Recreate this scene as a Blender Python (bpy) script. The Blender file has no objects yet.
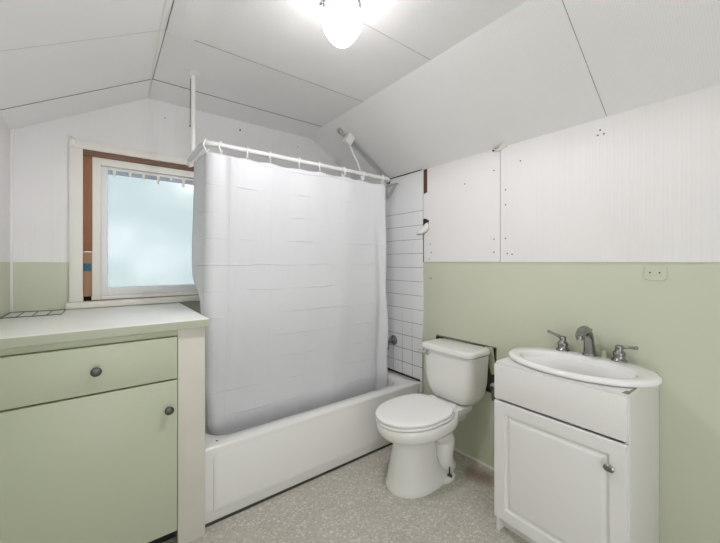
import bpy, bmesh, math, random
from mathutils import Vector, Matrix
random.seed(7)
SC = bpy.context.scene
COL = SC.collection
PI = math.pi

# ------------------------------------------------------------------ room constants (metres)
XL, XR = -0.384, 1.908            # left / right wall
YB, YN = 2.49, -1.25              # back wall / near end of the room
ZF = 2.33                         # flat ceiling
JL, JR = 0.224, 1.355             # where the slopes meet the flat ceiling
ZL, ZR = 1.985, 1.968             # knee heights left / right
ZG = 1.28                         # top of the green paint

# ------------------------------------------------------------------ materials
def new_mat(name):
    m = bpy.data.materials.new(name); m.use_nodes = True
    nt = m.node_tree
    return m, nt, nt.nodes['Principled BSDF'], nt.nodes, nt.links

def srgb(r, g, b):
    f = lambda c: (c/255/12.92) if c/255 <= 0.04045 else ((c/255+0.055)/1.055)**2.4
    return (f(r), f(g), f(b), 1)

def coords(nodes, links, kind='Object', scale=(1, 1, 1)):
    tc = nodes.new('ShaderNodeTexCoord'); mp = nodes.new('ShaderNodeMapping')
    mp.inputs['Scale'].default_value = scale
    links.new(tc.outputs[kind], mp.inputs['Vector'])
    return mp.outputs['Vector']

def paint(name, col, rough=0.5, var=0.04, noise_scale=3.0, bump=0.0, bump_scale=60, metallic=0.0, coat=0.0):
    """painted / plain surface with faint uneven tone"""
    m, nt, p, N, L = new_mat(name)
    v = coords(N, L)
    n = N.new('ShaderNodeTexNoise'); n.inputs['Scale'].default_value = noise_scale; n.inputs['Detail'].default_value = 5
    L.new(v, n.inputs['Vector'])
    mx = N.new('ShaderNodeMix'); mx.data_type = 'RGBA'
    mx.inputs[6].default_value = tuple(c*(1-var) for c in col[:3]) + (1,)
    mx.inputs[7].default_value = tuple(min(1, c*(1+var)) for c in col[:3]) + (1,)
    L.new(n.outputs['Fac'], mx.inputs[0]); L.new(mx.outputs[2], p.inputs['Base Color'])
    p.inputs['Roughness'].default_value = rough; p.inputs['Metallic'].default_value = metallic
    p.inputs['Coat Weight'].default_value = coat
    if bump:
        n2 = N.new('ShaderNodeTexNoise'); n2.inputs['Scale'].default_value = bump_scale; n2.inputs['Detail'].default_value = 3
        L.new(v, n2.inputs['Vector'])
        b = N.new('ShaderNodeBump'); b.inputs['Strength'].default_value = bump; b.inputs['Distance'].default_value = 0.003
        L.new(n2.outputs['Fac'], b.inputs['Height']); L.new(b.outputs['Normal'], p.inputs['Normal'])
    return m

def math_node(N, L, op, a, b=None, clamp=False):
    n = N.new('ShaderNodeMath'); n.operation = op; n.use_clamp = clamp
    for i, x in enumerate((a, b)):
        if x is None: continue
        if isinstance(x, (int, float)): n.inputs[i].default_value = x
        else: L.new(x, n.inputs[i])
    return n.outputs[0]

def sep(N, L, v):
    s = N.new('ShaderNodeSeparateXYZ'); L.new(v, s.inputs[0]); return s.outputs

def ribbed(name, col, axis, rough=0.5, strength=0.45):
    """board pressed with fine vertical ribs: a wide rib and narrow ribs, unevenly visible"""
    m, nt, p, N, L = new_mat(name)
    v = coords(N, L); s = sep(N, L, v); a = s[axis]
    r1 = math_node(N, L, 'SINE', math_node(N, L, 'MULTIPLY', a, 2*PI/0.0145))
    r2 = math_node(N, L, 'SINE', math_node(N, L, 'MULTIPLY', a, 2*PI/0.058))
    r2 = math_node(N, L, 'POWER', math_node(N, L, 'ABSOLUTE', r2), 14)
    n = N.new('ShaderNodeTexNoise'); n.inputs['Scale'].default_value = 2.2; n.inputs['Detail'].default_value = 2
    L.new(v, n.inputs['Vector'])
    h = math_node(N, L, 'ADD', math_node(N, L, 'MULTIPLY', r1, 0.35), math_node(N, L, 'MULTIPLY', r2, 0.8))
    h = math_node(N, L, 'MULTIPLY', h, n.outputs['Fac'])
    b = N.new('ShaderNodeBump'); b.inputs['Strength'].default_value = strength; b.inputs['Distance'].default_value = 0.003
    L.new(h, b.inputs['Height']); L.new(b.outputs['Normal'], p.inputs['Normal'])
    n3 = N.new('ShaderNodeTexNoise'); n3.inputs['Scale'].default_value = 4; n3.inputs['Detail'].default_value = 4
    L.new(v, n3.inputs['Vector'])
    mx = N.new('ShaderNodeMix'); mx.data_type = 'RGBA'
    mx.inputs[6].default_value = tuple(c*0.96 for c in col[:3]) + (1,)
    mx.inputs[7].default_value = tuple(min(1, c*1.03) for c in col[:3]) + (1,)
    L.new(n3.outputs['Fac'], mx.inputs[0]); L.new(mx.outputs[2], p.inputs['Base Color'])
    p.inputs['Roughness'].default_value = rough
    return m

def ceiling_material():
    """pressed ceiling board: a fine diagonal weave of little dimples"""
    m, nt, p, N, L = new_mat('ceiling_board')
    v = coords(N, L); s = sep(N, L, v)
    k = 2*PI/0.017
    d1 = math_node(N, L, 'ADD', s[0], s[1]); d2 = math_node(N, L, 'SUBTRACT', s[0], s[1])
    w1 = math_node(N, L, 'SINE', math_node(N, L, 'MULTIPLY', d1, k))
    w2 = math_node(N, L, 'SINE', math_node(N, L, 'MULTIPLY', d2, k))
    h = math_node(N, L, 'MULTIPLY', w1, w2)
    n = N.new('ShaderNodeTexNoise'); n.inputs['Scale'].default_value = 3; n.inputs['Detail'].default_value = 4
    L.new(v, n.inputs['Vector'])
    n4 = N.new('ShaderNodeTexNoise'); n4.inputs['Scale'].default_value = 5; n4.inputs['Detail'].default_value = 2
    L.new(v, n4.inputs['Vector'])
    hh = math_node(N, L, 'ADD', math_node(N, L, 'MULTIPLY', h, 0.5), math_node(N, L, 'MULTIPLY', n4.outputs['Fac'], 6.0))
    b = N.new('ShaderNodeBump'); b.inputs['Strength'].default_value = 0.45; b.inputs['Distance'].default_value = 0.002
    L.new(hh, b.inputs['Height']); L.new(b.outputs['Normal'], p.inputs['Normal'])
    c = CEIL
    mx = N.new('ShaderNodeMix'); mx.data_type = 'RGBA'
    mx.inputs[6].default_value = tuple(x*0.95 for x in c[:3]) + (1,); mx.inputs[7].default_value = c
    L.new(n.outputs['Fac'], mx.inputs[0])
    # dots of the weave are coloured a little darker
    mm = N.new('ShaderNodeMix'); mm.data_type = 'RGBA'; mm.blend_type = 'MULTIPLY'
    dk = math_node(N, L, 'MULTIPLY', math_node(N, L, 'GREATER_THAN', h, 0.45), 0.12)
    L.new(dk, mm.inputs[0]); L.new(mx.outputs[2], mm.inputs[6]); mm.inputs[7].default_value = (0.45, 0.45, 0.44, 1)
    L.new(mm.outputs[2], p.inputs['Base Color'])
    p.inputs['Roughness'].default_value = 0.55
    return m

def floor_material():
    m, nt, p, N, L = new_mat('speckled_vinyl')
    v = coords(N, L)
    vo = N.new('ShaderNodeTexVoronoi'); vo.inputs['Scale'].default_value = 125; L.new(v, vo.inputs['Vector'])
    rmp = N.new('ShaderNodeValToRGB')
    sx = N.new('ShaderNodeSeparateColor'); L.new(vo.outputs['Color'], sx.inputs[0])
    L.new(sx.outputs[0], rmp.inputs[0])
    e = rmp.color_ramp.elements
    e[0].position = 0; e[0].color = srgb(180, 175, 165)
    e[1].position = 1; e[1].color = srgb(228, 225, 216)
    for pos, c in ((0.14, (192, 188, 178)), (0.6, (198, 194, 185)), (0.82, (208, 204, 196))):
        q = e.new(pos); q.color = srgb(*c)
    n = N.new('ShaderNodeTexNoise'); n.inputs['Scale'].default_value = 5; n.inputs['Detail'].default_value = 6
    L.new(v, n.inputs['Vector'])
    mx = N.new('ShaderNodeMix'); mx.data_type = 'RGBA'; mx.blend_type = 'MULTIPLY'
    L.new(math_node(N, L, 'MULTIPLY', n.outputs['Fac'], 0.35), mx.inputs[0])
    L.new(rmp.outputs[0], mx.inputs[6]); mx.inputs[7].default_value = srgb(178, 168, 150)
    # brown water stain beside the right wall
    s = sep(N, L, v)
    dx = math_node(N, L, 'MULTIPLY', math_node(N, L, 'SUBTRACT', s[0], 1.79), 11)
    dy = math_node(N, L, 'MULTIPLY', math_node(N, L, 'SUBTRACT', s[1], 1.17), 8)
    d = math_node(N, L, 'ADD', math_node(N, L, 'POWER', math_node(N, L, 'ABSOLUTE', dx), 2), math_node(N, L, 'POWER', math_node(N, L, 'ABSOLUTE', dy), 2))
    n2 = N.new('ShaderNodeTexNoise'); n2.inputs['Scale'].default_value = 18; n2.inputs['Detail'].default_value = 5
    L.new(v, n2.inputs['Vector'])
    st = math_node(N, L, 'SUBTRACT', math_node(N, L, 'ADD', 0.45, math_node(N, L, 'MULTIPLY', n2.outputs['Fac'], 1.1)), d, clamp=True)
    st = math_node(N, L, 'MULTIPLY', st, 0.85, clamp=True)
    mx2 = N.new('ShaderNodeMix'); mx2.data_type = 'RGBA'
    L.new(st, mx2.inputs[0]); L.new(mx.outputs[2], mx2.inputs[6]); mx2.inputs[7].default_value = srgb(132, 108, 88)
    L.new(mx2.outputs[2], p.inputs['Base Color'])
    p.inputs['Roughness'].default_value = 0.55
    b = N.new('ShaderNodeBump'); b.inputs['Strength'].default_value = 0.12; b.inputs['Distance'].default_value = 0.001
    L.new(sx.outputs[0], b.inputs['Height']); L.new(b.outputs['Normal'], p.inputs['Normal'])
    return m

def tile_material():
    """4 inch white wall tiles, grout darker and mouldier low down"""
    m, nt, p, N, L = new_mat('wall_tile')
    v = coords(N, L); s = sep(N, L, v)
    T = 0.1072
    def line(a, off, w):
        f = math_node(N, L, 'FRACT', math_node(N, L, 'DIVIDE', math_node(N, L, 'SUBTRACT', a, off), T))
        d = math_node(N, L, 'ABSOLUTE', math_node(N, L, 'SUBTRACT', f, 0.5))
        return math_node(N, L, 'GREATER_THAN', d, 0.5-w)
    hz = line(s[2], 0.380, 0.017); vt = line(s[1], 1.722, 0.016)
    n = N.new('ShaderNodeTexNoise'); n.inputs['Scale'].default_value = 9; n.inputs['Detail'].default_value = 4
    L.new(v, n.inputs['Vector'])
    low = N.new('ShaderNodeMapRange'); L.new(s[2], low.inputs[0])
    low.inputs[1].default_value = 0.95; low.inputs[2].default_value = 0.55; low.inputs[3].default_value = 0.12; low.inputs[4].default_value = 0.85
    top = math_node(N, L, 'LESS_THAN', s[2], 1.69)
    gh = math_node(N, L, 'MULTIPLY', math_node(N, L, 'MULTIPLY', hz, top), math_node(N, L, 'ADD', 0.42, n.outputs['Fac']), clamp=True)
    gv = math_node(N, L, 'MULTIPLY', math_node(N, L, 'MULTIPLY', vt, top), low.outputs[0])
    g = math_node(N, L, 'MAXIMUM', gh, gv)
    grout = N.new('ShaderNodeMix'); grout.data_type = 'RGBA'
    L.new(low.outputs[0], grout.inputs[0]); grout.inputs[6].default_value = srgb(158, 161, 165); grout.inputs[7].default_value = srgb(74, 70, 66)
    mx = N.new('ShaderNodeMix'); mx.data_type = 'RGBA'
    L.new(g, mx.inputs[0]); mx.inputs[6].default_value = srgb(238, 239, 241); L.new(grout.outputs[2], mx.inputs[7])
    L.new(mx.outputs[2], p.inputs['Base Color'])
    p.inputs['Roughness'].default_value = 0.25
    b = N.new('ShaderNodeBump'); b.inputs['Strength'].default_value = 0.4; b.inputs['Distance'].default_value = 0.001; b.invert = True
    L.new(g, b.inputs['Height']); L.new(b.outputs['Normal'], p.inputs['Normal'])
    return m

def wood_material(name, c1, c2, axis=2):
    m, nt, p, N, L = new_mat(name)
    sc = [30, 30, 30]; sc[axis] = 2.5
    v = coords(N, L, scale=sc)
    n = N.new('ShaderNodeTexNoise'); n.inputs['Scale'].default_value = 2; n.inputs['Detail'].default_value = 6
    L.new(v, n.inputs['Vector'])
    mx = N.new('ShaderNodeMix'); mx.data_type = 'RGBA'
    mx.inputs[6].default_value = c1; mx.inputs[7].default_value = c2
    L.new(n.outputs['Fac'], mx.inputs[0]); L.new(mx.outputs[2], p.inputs['Base Color'])
    p.inputs['Roughness'].default_value = 0.8
    return m

def curtain_material():
    m, nt, p, N, L = new_mat('vinyl_curtain')
    v = coords(N, L); s = sep(N, L, v)
    def crease(a, period, off, w):
        f = math_node(N, L, 'FRACT', math_node(N, L, 'DIVIDE', math_node(N, L, 'ADD', a, off), period))
        d = math_node(N, L, 'ABSOLUTE', math_node(N, L, 'SUBTRACT', f, 0.5))
        q = math_node(N, L, 'DIVIDE', d, w)
        return math_node(N, L, 'SUBTRACT', 1.0, q, clamp=True)
    n = N.new('ShaderNodeTexNoise'); n.inputs['Scale'].default_value = 3.4; n.inputs['Detail'].default_value = 2
    L.new(v, n.inputs['Vector'])
    n2 = N.new('ShaderNodeTexNoise'); n2.inputs['Scale'].default_value = 7; n2.inputs['Detail'].default_value = 3
    L.new(v, n2.inputs['Vector'])
    mask = N.new('ShaderNodeMapRange'); L.new(n.outputs['Fac'], mask.inputs[0])
    mask.inputs[1].default_value = 0.47; mask.inputs[2].default_value = 0.57
    wz = math_node(N, L, 'ADD', s[2], math_node(N, L, 'MULTIPLY', n2.outputs['Fac'], 0.03))
    ch = crease(wz, 0.137, 0.02, 0.035); cv = crease(s[0], 0.235, 0.06, 0.016)
    cr = math_node(N, L, 'MULTIPLY', ch, mask.outputs[0])
    cr = math_node(N, L, 'ADD', cr, math_node(N, L, 'MULTIPLY', cv, 0.35))
    hh = math_node(N, L, 'ADD', math_node(N, L, 'MULTIPLY', cr, 0.8), math_node(N, L, 'MULTIPLY', n2.outputs['Fac'], 1.6))
    b = N.new('ShaderNodeBump'); b.inputs['Strength'].default_value = 0.8; b.inputs['Distance'].default_value = 0.004
    L.new(hh, b.inputs['Height']); L.new(b.outputs['Normal'], p.inputs['Normal'])
    p.inputs['Base Color'].default_value = srgb(234, 235, 238)
    p.inputs['Roughness'].default_value = 0.42
    tr = N.new('ShaderNodeBsdfTranslucent'); tr.inputs[0].default_value = srgb(236, 237, 239)
    L.new(b.outputs['Normal'], tr.inputs['Normal'])
    mx = N.new('ShaderNodeMixShader'); mx.inputs[0].default_value = 0.24
    L.new(p.outputs[0], mx.inputs[1]); L.new(tr.outputs[0], mx.inputs[2])
    L.new(mx.outputs[0], N['Material Output'].inputs[0])
    return m

def glass_material():
    m, nt, p, N, L = new_mat('hazy_glass')
    t = N.new('ShaderNodeBsdfTransparent'); t.inputs[0].default_value = (0.42, 0.452, 0.452, 1)
    tl = N.new('ShaderNodeBsdfTranslucent'); tl.inputs[0].default_value = (0.62, 0.66, 0.66, 1)
    mx = N.new('ShaderNodeMixShader'); mx.inputs[0].default_value = 0.30
    L.new(t.outputs[0], mx.inputs[1]); L.new(tl.outputs[0], mx.inputs[2])
    g = N.new('ShaderNodeBsdfGlossy'); g.inputs['Roughness'].default_value = 0.15
    fr = N.new('ShaderNodeFresnel'); fr.inputs[0].default_value = 1.45
    m2 = N.new('ShaderNodeMixShader'); L.new(math_node(N, L, 'MULTIPLY', fr.outputs[0], 0.3), m2.inputs[0])
    L.new(mx.outputs[0], m2.inputs[1]); L.new(g.outputs[0], m2.inputs[2])
    L.new(m2.outputs[0], N['Material Output'].inputs[0])
    return m

def lamp_material(strength):
    m, nt, p, N, L = new_mat('lit_milk_glass')
    p.inputs['Base Color'].default_value = (0.9, 0.9, 0.88, 1)
    p.inputs['Emission Color'].default_value = (1.0, 0.97, 0.99, 1)
    p.inputs['Emission Strength'].default_value = strength
    p.inputs['Roughness'].default_value = 0.3
    return m

CEIL = srgb(244, 243, 243)
LAMP = 4.8
WORLD = 1.15
EXPOSURE = 1.80
SPOT = 6.6

M = {
 'white_wall': ribbed('white_ribbed_board', srgb(236, 234, 234), 1),
 'white_wall_x': ribbed('white_ribbed_wall', srgb(236, 234, 234), 0, strength=0.28),
 'white_flat': paint('white_paint', srgb(236, 234, 234), 0.5, 0.03, 4),
 'green': paint('pale_green_paint', srgb(204, 208, 187), 0.45, 0.04, 2.5, bump=0.12, bump_scale=25),
 'green_cab': paint('green_cabinet_paint', srgb(188, 194, 171), 0.42, 0.04, 3, bump=0.08, bump_scale=12),
 'cream': paint('cream_paint', srgb(236, 233, 225), 0.45, 0.05, 6, bump=0.1, bump_scale=20),
 'stile': paint('off_white_paint', srgb(212, 208, 199), 0.45, 0.05, 6, bump=0.1, bump_scale=20),
 'edge': paint('grey_green_edge', srgb(178, 183, 163), 0.45, 0.06, 8),
 'top': paint('white_worktop_paint', srgb(238, 239, 234), 0.35, 0.03, 5),
 'ceiling': ceiling_material(),
 'ceiling_plain': paint('plain_ceiling_board', CEIL, 0.55, 0.03, 3, bump=0.15, bump_scale=5),
 'floor': floor_material(),
 'tile': tile_material(),
 'wood': wood_material('bare_brown_wood', srgb(128, 84, 58), srgb(168, 120, 92)),
 'wood_x': wood_material('weathered_brown_wood', srgb(98, 74, 60), srgb(150, 118, 100), 0),
 'wood_light': wood_material('bare_tan_wood', srgb(150, 112, 84), srgb(184, 148, 118)),
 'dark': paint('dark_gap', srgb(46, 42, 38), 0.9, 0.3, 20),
 'seam': paint('grey_seam', srgb(150, 148, 144), 0.9, 0.15, 20),
 'cavity': paint('dusty_cavity', srgb(112, 104, 92), 0.9, 0.5, 25),
 'wood_dark': wood_material('dark_brown_wood', srgb(78, 46, 34), srgb(112, 74, 56)),
 'caulk': paint('dark_caulk', srgb(60, 54, 48), 0.8, 0.3, 30),
 'lathe': wood_material('old_plaster_edge', srgb(170, 165, 150), srgb(96, 88, 76), 1),
 'enamel': paint('white_enamel', srgb(233, 232, 229), 0.18, 0.015, 3, coat=0.3),
 'porcelain': paint('white_porcelain', srgb(233, 232, 229), 0.14, 0.015, 3, coat=0.4),
 'seat': paint('white_seat_plastic', srgb(240, 240, 238), 0.22, 0.01, 3),
 'sink': paint('white_sink_porcelain', srgb(240, 240, 240), 0.12, 0.01, 3, coat=0.4),
 'vanity': paint('white_thermofoil', srgb(228, 227, 226), 0.35, 0.02, 3),
 'chrome': paint('chrome', (0.62, 0.63, 0.64, 1), 0.14, 0.05, 8, metallic=1.0),
 'nickel': paint('brushed_nickel', (0.30, 0.30, 0.285, 1), 0.24, 0.08, 8, metallic=1.0),
 'pewter': paint('dark_pewter', (0.11, 0.105, 0.10, 1), 0.38, 0.1, 30, metallic=1.0),
 'tubmetal': paint('dull_chrome', (0.19, 0.19, 0.19, 1), 0.3, 0.1, 20, metallic=1.0),
 'wire': paint('dark_wire', srgb(92, 92, 84), 0.4, 0.1, 20, metallic=0.5),
 'rod': paint('grey_white_rod', srgb(214, 214, 213), 0.3, 0.03, 6),
 'white_metal': paint('white_enamelled_metal', srgb(236, 236, 234), 0.3, 0.03, 6),
 'plastic': paint('white_ring_plastic', srgb(240, 240, 238), 0.3, 0.01, 6),
 'grey_pipe': paint('grey_painted_pipe', srgb(184, 184, 181), 0.4, 0.05, 8),
 'vinyl_white': paint('white_window_vinyl', srgb(236, 237, 238), 0.35, 0.02, 6),
 'shade': paint('grey_film', srgb(168, 180, 190), 0.5, 0.06, 30),
 'teal': paint('teal_tape', srgb(36, 98, 116), 0.5, 0.03, 6),
 'paper': paint('torn_paper', srgb(236, 234, 228), 0.7, 0.04, 12),
 'curtain': curtain_material(),
 'glass': glass_material(),
 'lamp': lamp_material(LAMP),
}

# ------------------------------------------------------------------ mesh helpers
def finish(name, bm, mat, parent=None, angle=35, recalc=True):
    if recalc: bmesh.ops.recalc_face_normals(bm, faces=bm.faces)
    me = bpy.data.meshes.new(name); bm.to_mesh(me); bm.free()
    mats = mat if isinstance(mat, (list, tuple)) else [mat]
    for m in mats: me.materials.append(m)
    me.polygons.foreach_set('use_smooth', [True]*len(me.polygons))
    me.set_sharp_from_angle(angle=math.radians(angle))
    o = bpy.data.objects.new(name, me); COL.objects.link(o)
    if parent is not None: o.parent = parent
    return o

def box(bm, x0, x1, y0, y1, z0, z1, bev=0.0, seg=2, mi=0):
    t = bmesh.new()
    bmesh.ops.create_cube(t, size=1)
    for v in t.verts:
        v.co = Vector(((x0+x1)/2 + v.co.x*(x1-x0), (y0+y1)/2 + v.co.y*(y1-y0), (z0+z1)/2 + v.co.z*(z1-z0)))
    if bev: bmesh.ops.bevel(t, geom=t.edges[:], offset=bev, segments=seg, profile=0.5, affect='EDGES')
    merge(bm, t, mi)

def merge(bm, t, mi=0):
    vs = {v: bm.verts.new(v.co) for v in t.verts}
    for f in t.faces:
        try:
            nf = bm.faces.new([vs[v] for v in f.verts]); nf.material_index = mi
        except ValueError: pass
    t.free()

def loft(bm, rings, cap0=True, cap1=True, closed=True, mi=0):
    R = [[bm.verts.new(p) for p in r] for r in rings]
    n = len(R[0])
    for a, b in zip(R, R[1:]):
        for i in range(n if closed else n-1):
            j = (i+1) % n
            bm.faces.new((a[i], a[j], b[j], b[i])).material_index = mi
    if cap0: bm.faces.new(R[0][::-1]).material_index = mi
    if cap1: bm.faces.new(R[-1]).material_index = mi
    return R

def tube(bm, pts, r, n=12, cap=True, mi=0):
    pts = [Vector(p) for p in pts]
    rad = r if isinstance(r, (list, tuple)) else [r]*len(pts)
    rings = []; prev = None
    for i, p in enumerate(pts):
        a = pts[max(0, i-1)]; b = pts[min(len(pts)-1, i+1)]
        d = (b-a).normalized()
        if prev is None:
            u = d.cross(Vector((0, 0, 1)))
            if u.length < 1e-3: u = d.cross(Vector((1, 0, 0)))
            u.normalize()
        else:
            u = (prev - d*prev.dot(d)).normalized()
        w = d.cross(u); prev = u
        rings.append([p + (u*math.cos(2*PI*k/n) + w*math.sin(2*PI*k/n))*rad[i] for k in range(n)])
    loft(bm, rings, cap, cap, True, mi)

def spline(pts, m=8):
    P = [Vector(p) for p in pts]; P = [2*P[0]-P[1]] + P + [2*P[-1]-P[-2]]
    out = []
    for i in range(1, len(P)-2):
        for k in range(m):
            t = k/m
            out.append(0.5*((2*P[i]) + (P[i+1]-P[i-1])*t + (2*P[i-1]-5*P[i]+4*P[i+1]-P[i+2])*t*t + (3*P[i]-P[i-1]-3*P[i+1]+P[i+2])*t**3))
    out.append(P[-2]); return out

def lathe(bm, prof, origin=(0, 0, 0), axis='z', n=32, mi=0, cap=True):
    """prof: list of (radius, height along the axis)"""
    o = Vector(origin); rings = []
    for r, h in prof:
        ring = []
        for k in range(n):
            c, s = math.cos(2*PI*k/n)*r, math.sin(2*PI*k/n)*r
            ring.append(o + (Vector((c, s, h)) if axis == 'z' else Vector((h, c, s)) if axis == 'x' else Vector((c, h, s))))
        rings.append(ring)
    loft(bm, rings, cap, cap, True, mi)

def rrect(x0, x1, y0, y1, r, z, n=8):
    pts = []
    for cx, cy, a0 in ((x1-r, y1-r, 0), (x0+r, y1-r, 90), (x0+r, y0+r, 180), (x1-r, y0+r, 270)):
        for k in range(n+1):
            a = math.radians(a0 + 90*k/n)
            pts.append(Vector((cx+r*math.cos(a), cy+r*math.sin(a), z)))
    return pts

def thing(name, label, cat, loc=(0, 0, 0), group=None):
    o = bpy.data.objects.new(name, None); o.empty_display_size = 0.05; COL.objects.link(o)
    o.location = loc; tag(o, label, cat, group); return o

def tag(o, label, cat, group=None):
    o['label'] = label; o['category'] = cat
    if group: o['group'] = group
    return o

def struct(o): o['kind'] = 'structure'; return o

def part(name, bm, mat, t, **k):
    """a part built in world space, hung on thing t"""
    o = finish(name, bm, mat, None, **k)
    o.parent = t
    w = Vector(t.location)
    q = t.parent
    while q is not None: w += Vector(q.location); q = q.parent
    o.data.transform(Matrix.Translation(-w))
    return o

def wall_grid(bm, plane, c, us, vs, holes, mis=lambda u, v: 0):
    """flat wall split at us x vs, leaving out cells inside holes (u0,u1,v0,v1)"""
    cache = {}
    def V(u, v):
        if (u, v) not in cache:
            cache[(u, v)] = bm.verts.new((c, u, v) if plane == 'x' else (u, c, v))
        return cache[(u, v)]
    for u0, u1 in zip(us, us[1:]):
        for v0, v1 in zip(vs, vs[1:]):
            mu, mv = (u0+u1)/2, (v0+v1)/2
            if any(a < mu < b and d < mv < e for a, b, d, e in holes): continue
            bm.faces.new((V(u0, v0), V(u1, v0), V(u1, v1), V(u0, v1))).material_index = mis(mu, mv)

# ------------------------------------------------------------------ SETTING
# floor
bm = bmesh.new(); box(bm, XL-0.1, XR+0.15, YN, YB+0.1, -0.06, 0)
struct(finish('floor', bm, M['floor']))

# ceiling: boards with thin open joints under a dark backing
bm = bmesh.new()
def slab(p0, p1, y0, y1, mi=0, th=0.008, z_end=0.0, nx=8, ny=6, bulge=None):
    """board from profile point p0 to p1 (x,z), y0..y1; z_end lowers its far edge"""
    d = Vector((p1[0]-p0[0], 0, p1[1]-p0[1])); nrm = Vector((-d.z, 0, d.x)).normalized()   # upward
    if nrm.z < 0: nrm = -nrm
    g = [[], []]
    for i in range(nx+1):
        rows = [[], []]
        for j in range(ny+1):
            s, t = i/nx, j/ny
            p = Vector((p0[0]+d.x*s, y0+(y1-y0)*t, p0[1]+d.z*s - z_end*t))
            if bulge: p -= nrm*bulge(s, t)
            rows[0].append(bm.verts.new(p)); rows[1].append(bm.verts.new(p+nrm*th))
        g[0].append(rows[0]); g[1].append(rows[1])
    for i in range(nx):
        for j in range(ny):
            a = g[0]; bm.faces.new((a[i][j], a[i][j+1], a[i+1][j+1], a[i+1][j])).material_index = mi
            a = g[1]; bm.faces.new((a[i][j], a[i+1][j], a[i+1][j+1], a[i][j+1])).material_index = mi
    for i in range(nx):
        for j in (0, ny):
            bm.faces.new((g[0][i][j], g[0][i+1][j], g[1][i+1][j], g[1][i][j])).material_index = 1
    for j in range(ny):
        for i in (0, nx):
            bm.faces.new((g[0][i][j], g[0][i][j+1], g[1][i][j+1], g[1][i][j])).material_index = mi
gap = 0.0016
def hump(cs, ct, rs, rt, h):
    return lambda s, t: h*max(0, 1-((s-cs)/rs)**2-((t-ct)/rt)**2)
pL, pJ, pK, pR = (XL-0.01, ZL-0.0055), (JL, ZF), (JR, ZF), (XR+0.012, ZR-0.008)
sag = hump(0.045, 0.85, 0.055, 0.45, 0.022)
sag2 = hump(0.84, 0.40, 0.10, 0.34, 0.016)
for (a, b, joints, hb) in ((pL, pJ, (YN, 1.744, 2.26, YB), {0: None, 1: sag2}),
                           (pJ, pK, (YN, 1.17, 1.744, 2.26, YB), {1: sag}),
                           (pK, pR, (YN, 0.563, YB), {})):
    for k, (y0, y1) in enumerate(zip(joints, joints[1:])):
        d = 0.0022
        x0 = (a[0] + (0.003 if a is pJ else 0), a[1]); 
        hg = lambda y: 0.0045 if 2.2 < y < 2.3 else (0.0008 if a is pL else 0.002) if 1.7 < y < 2 else d*0.5
        slab(x0, b, y0+hg(y0), y1-hg(y1), z_end=0.02 if (y1 == YB and b is not pR) else 0, nx=48, ny=14, bulge=hb.get(k), mi=2 if a is pL else 0)
# backing
for (a, b) in ((pL, pJ), (pJ, pK), (pK, pR)):
    vs = [bm.verts.new((x, y, z+0.014)) for (x, z), y in ((a, YN), (b, YN), (b, YB), (a, YB))]
    bm.faces.new(vs).material_index = 1
ceil = struct(finish('ceiling', bm, [M['ceiling'], M['seam'], M['ceiling_plain']], angle=25))
# torn cover strip hanging along the left joint
bm = bmesh.new()
pts = []
for k in range(15):
    y = 1.0 + (2.455-1.0)*k/14
    w = 0.0028 + 0.001*random.random()
    x = JL + 0.002*math.sin(k*1.7) - 0.045*(1-k/14)
    z = ZF - 0.004 - (JL-x)*0.56 if x < JL else ZF-0.004
    z -= max(0, (y-2.26)/0.23)*0.02 if y > 2.26 else 0
    pts.append((x, y, z, w))
loft(bm, [[(x-w, y, z), (x+w, y, z), (x+w, y, z+0.003), (x-w, y, z+0.003)] for x, y, z, w in pts])
struct(part('seam_strip', bm, M['paper'], ceil))
# a flap of tape that came away from the right slope
bm = bmesh.new()
loft(bm, [[(1.900, 1.060+q*0.075, 1.966-0.016*math.sin(q*2.4)), (1.868, 1.062+q*0.072, 1.985-0.034*math.sin(q*2.4)), (1.868, 1.062+q*0.072, 1.9875-0.034*math.sin(q*2.4)), (1.900, 1.060+q*0.075, 1.9685-0.016*math.sin(q*2.4))] for q in [i/10 for i in range(11)]])
struct(part('loose_tape', bm, M['paper'], ceil))

# right wall
HOLE = (1.130, 1.60, 0.47, 0.757)
bm = bmesh.new()
wall_grid(bm, 'x', XR, [YN, HOLE[0], HOLE[1], YB], [0, HOLE[2], HOLE[3], ZG, ZR+0.02], [HOLE])
# thickness of the plaster around the hole and the cavity behind
y0, y1, z0, z1 = HOLE
for a, b in (((y0, z0), (y1, z0)), ((y1, z0), (y1, z1)), ((y1, z1), (y0, z1)), ((y0, z1), (y0, z0))):
    vs = [bm.verts.new(p) for p in ((XR, *a), (XR, *b), (XR+0.05, *b), (XR+0.05, *a))]
    bm.faces.new(vs).material_index = 1
bm.faces.new([bm.verts.new((XR+0.05, y, z)) for y, z in ((y0, z0), (y1, z0), (y1, z1), (y0, z1))]).material_index = 1
wr = struct(finish('wall_right', bm, [M['green'], M['cavity']], recalc=False))
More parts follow.
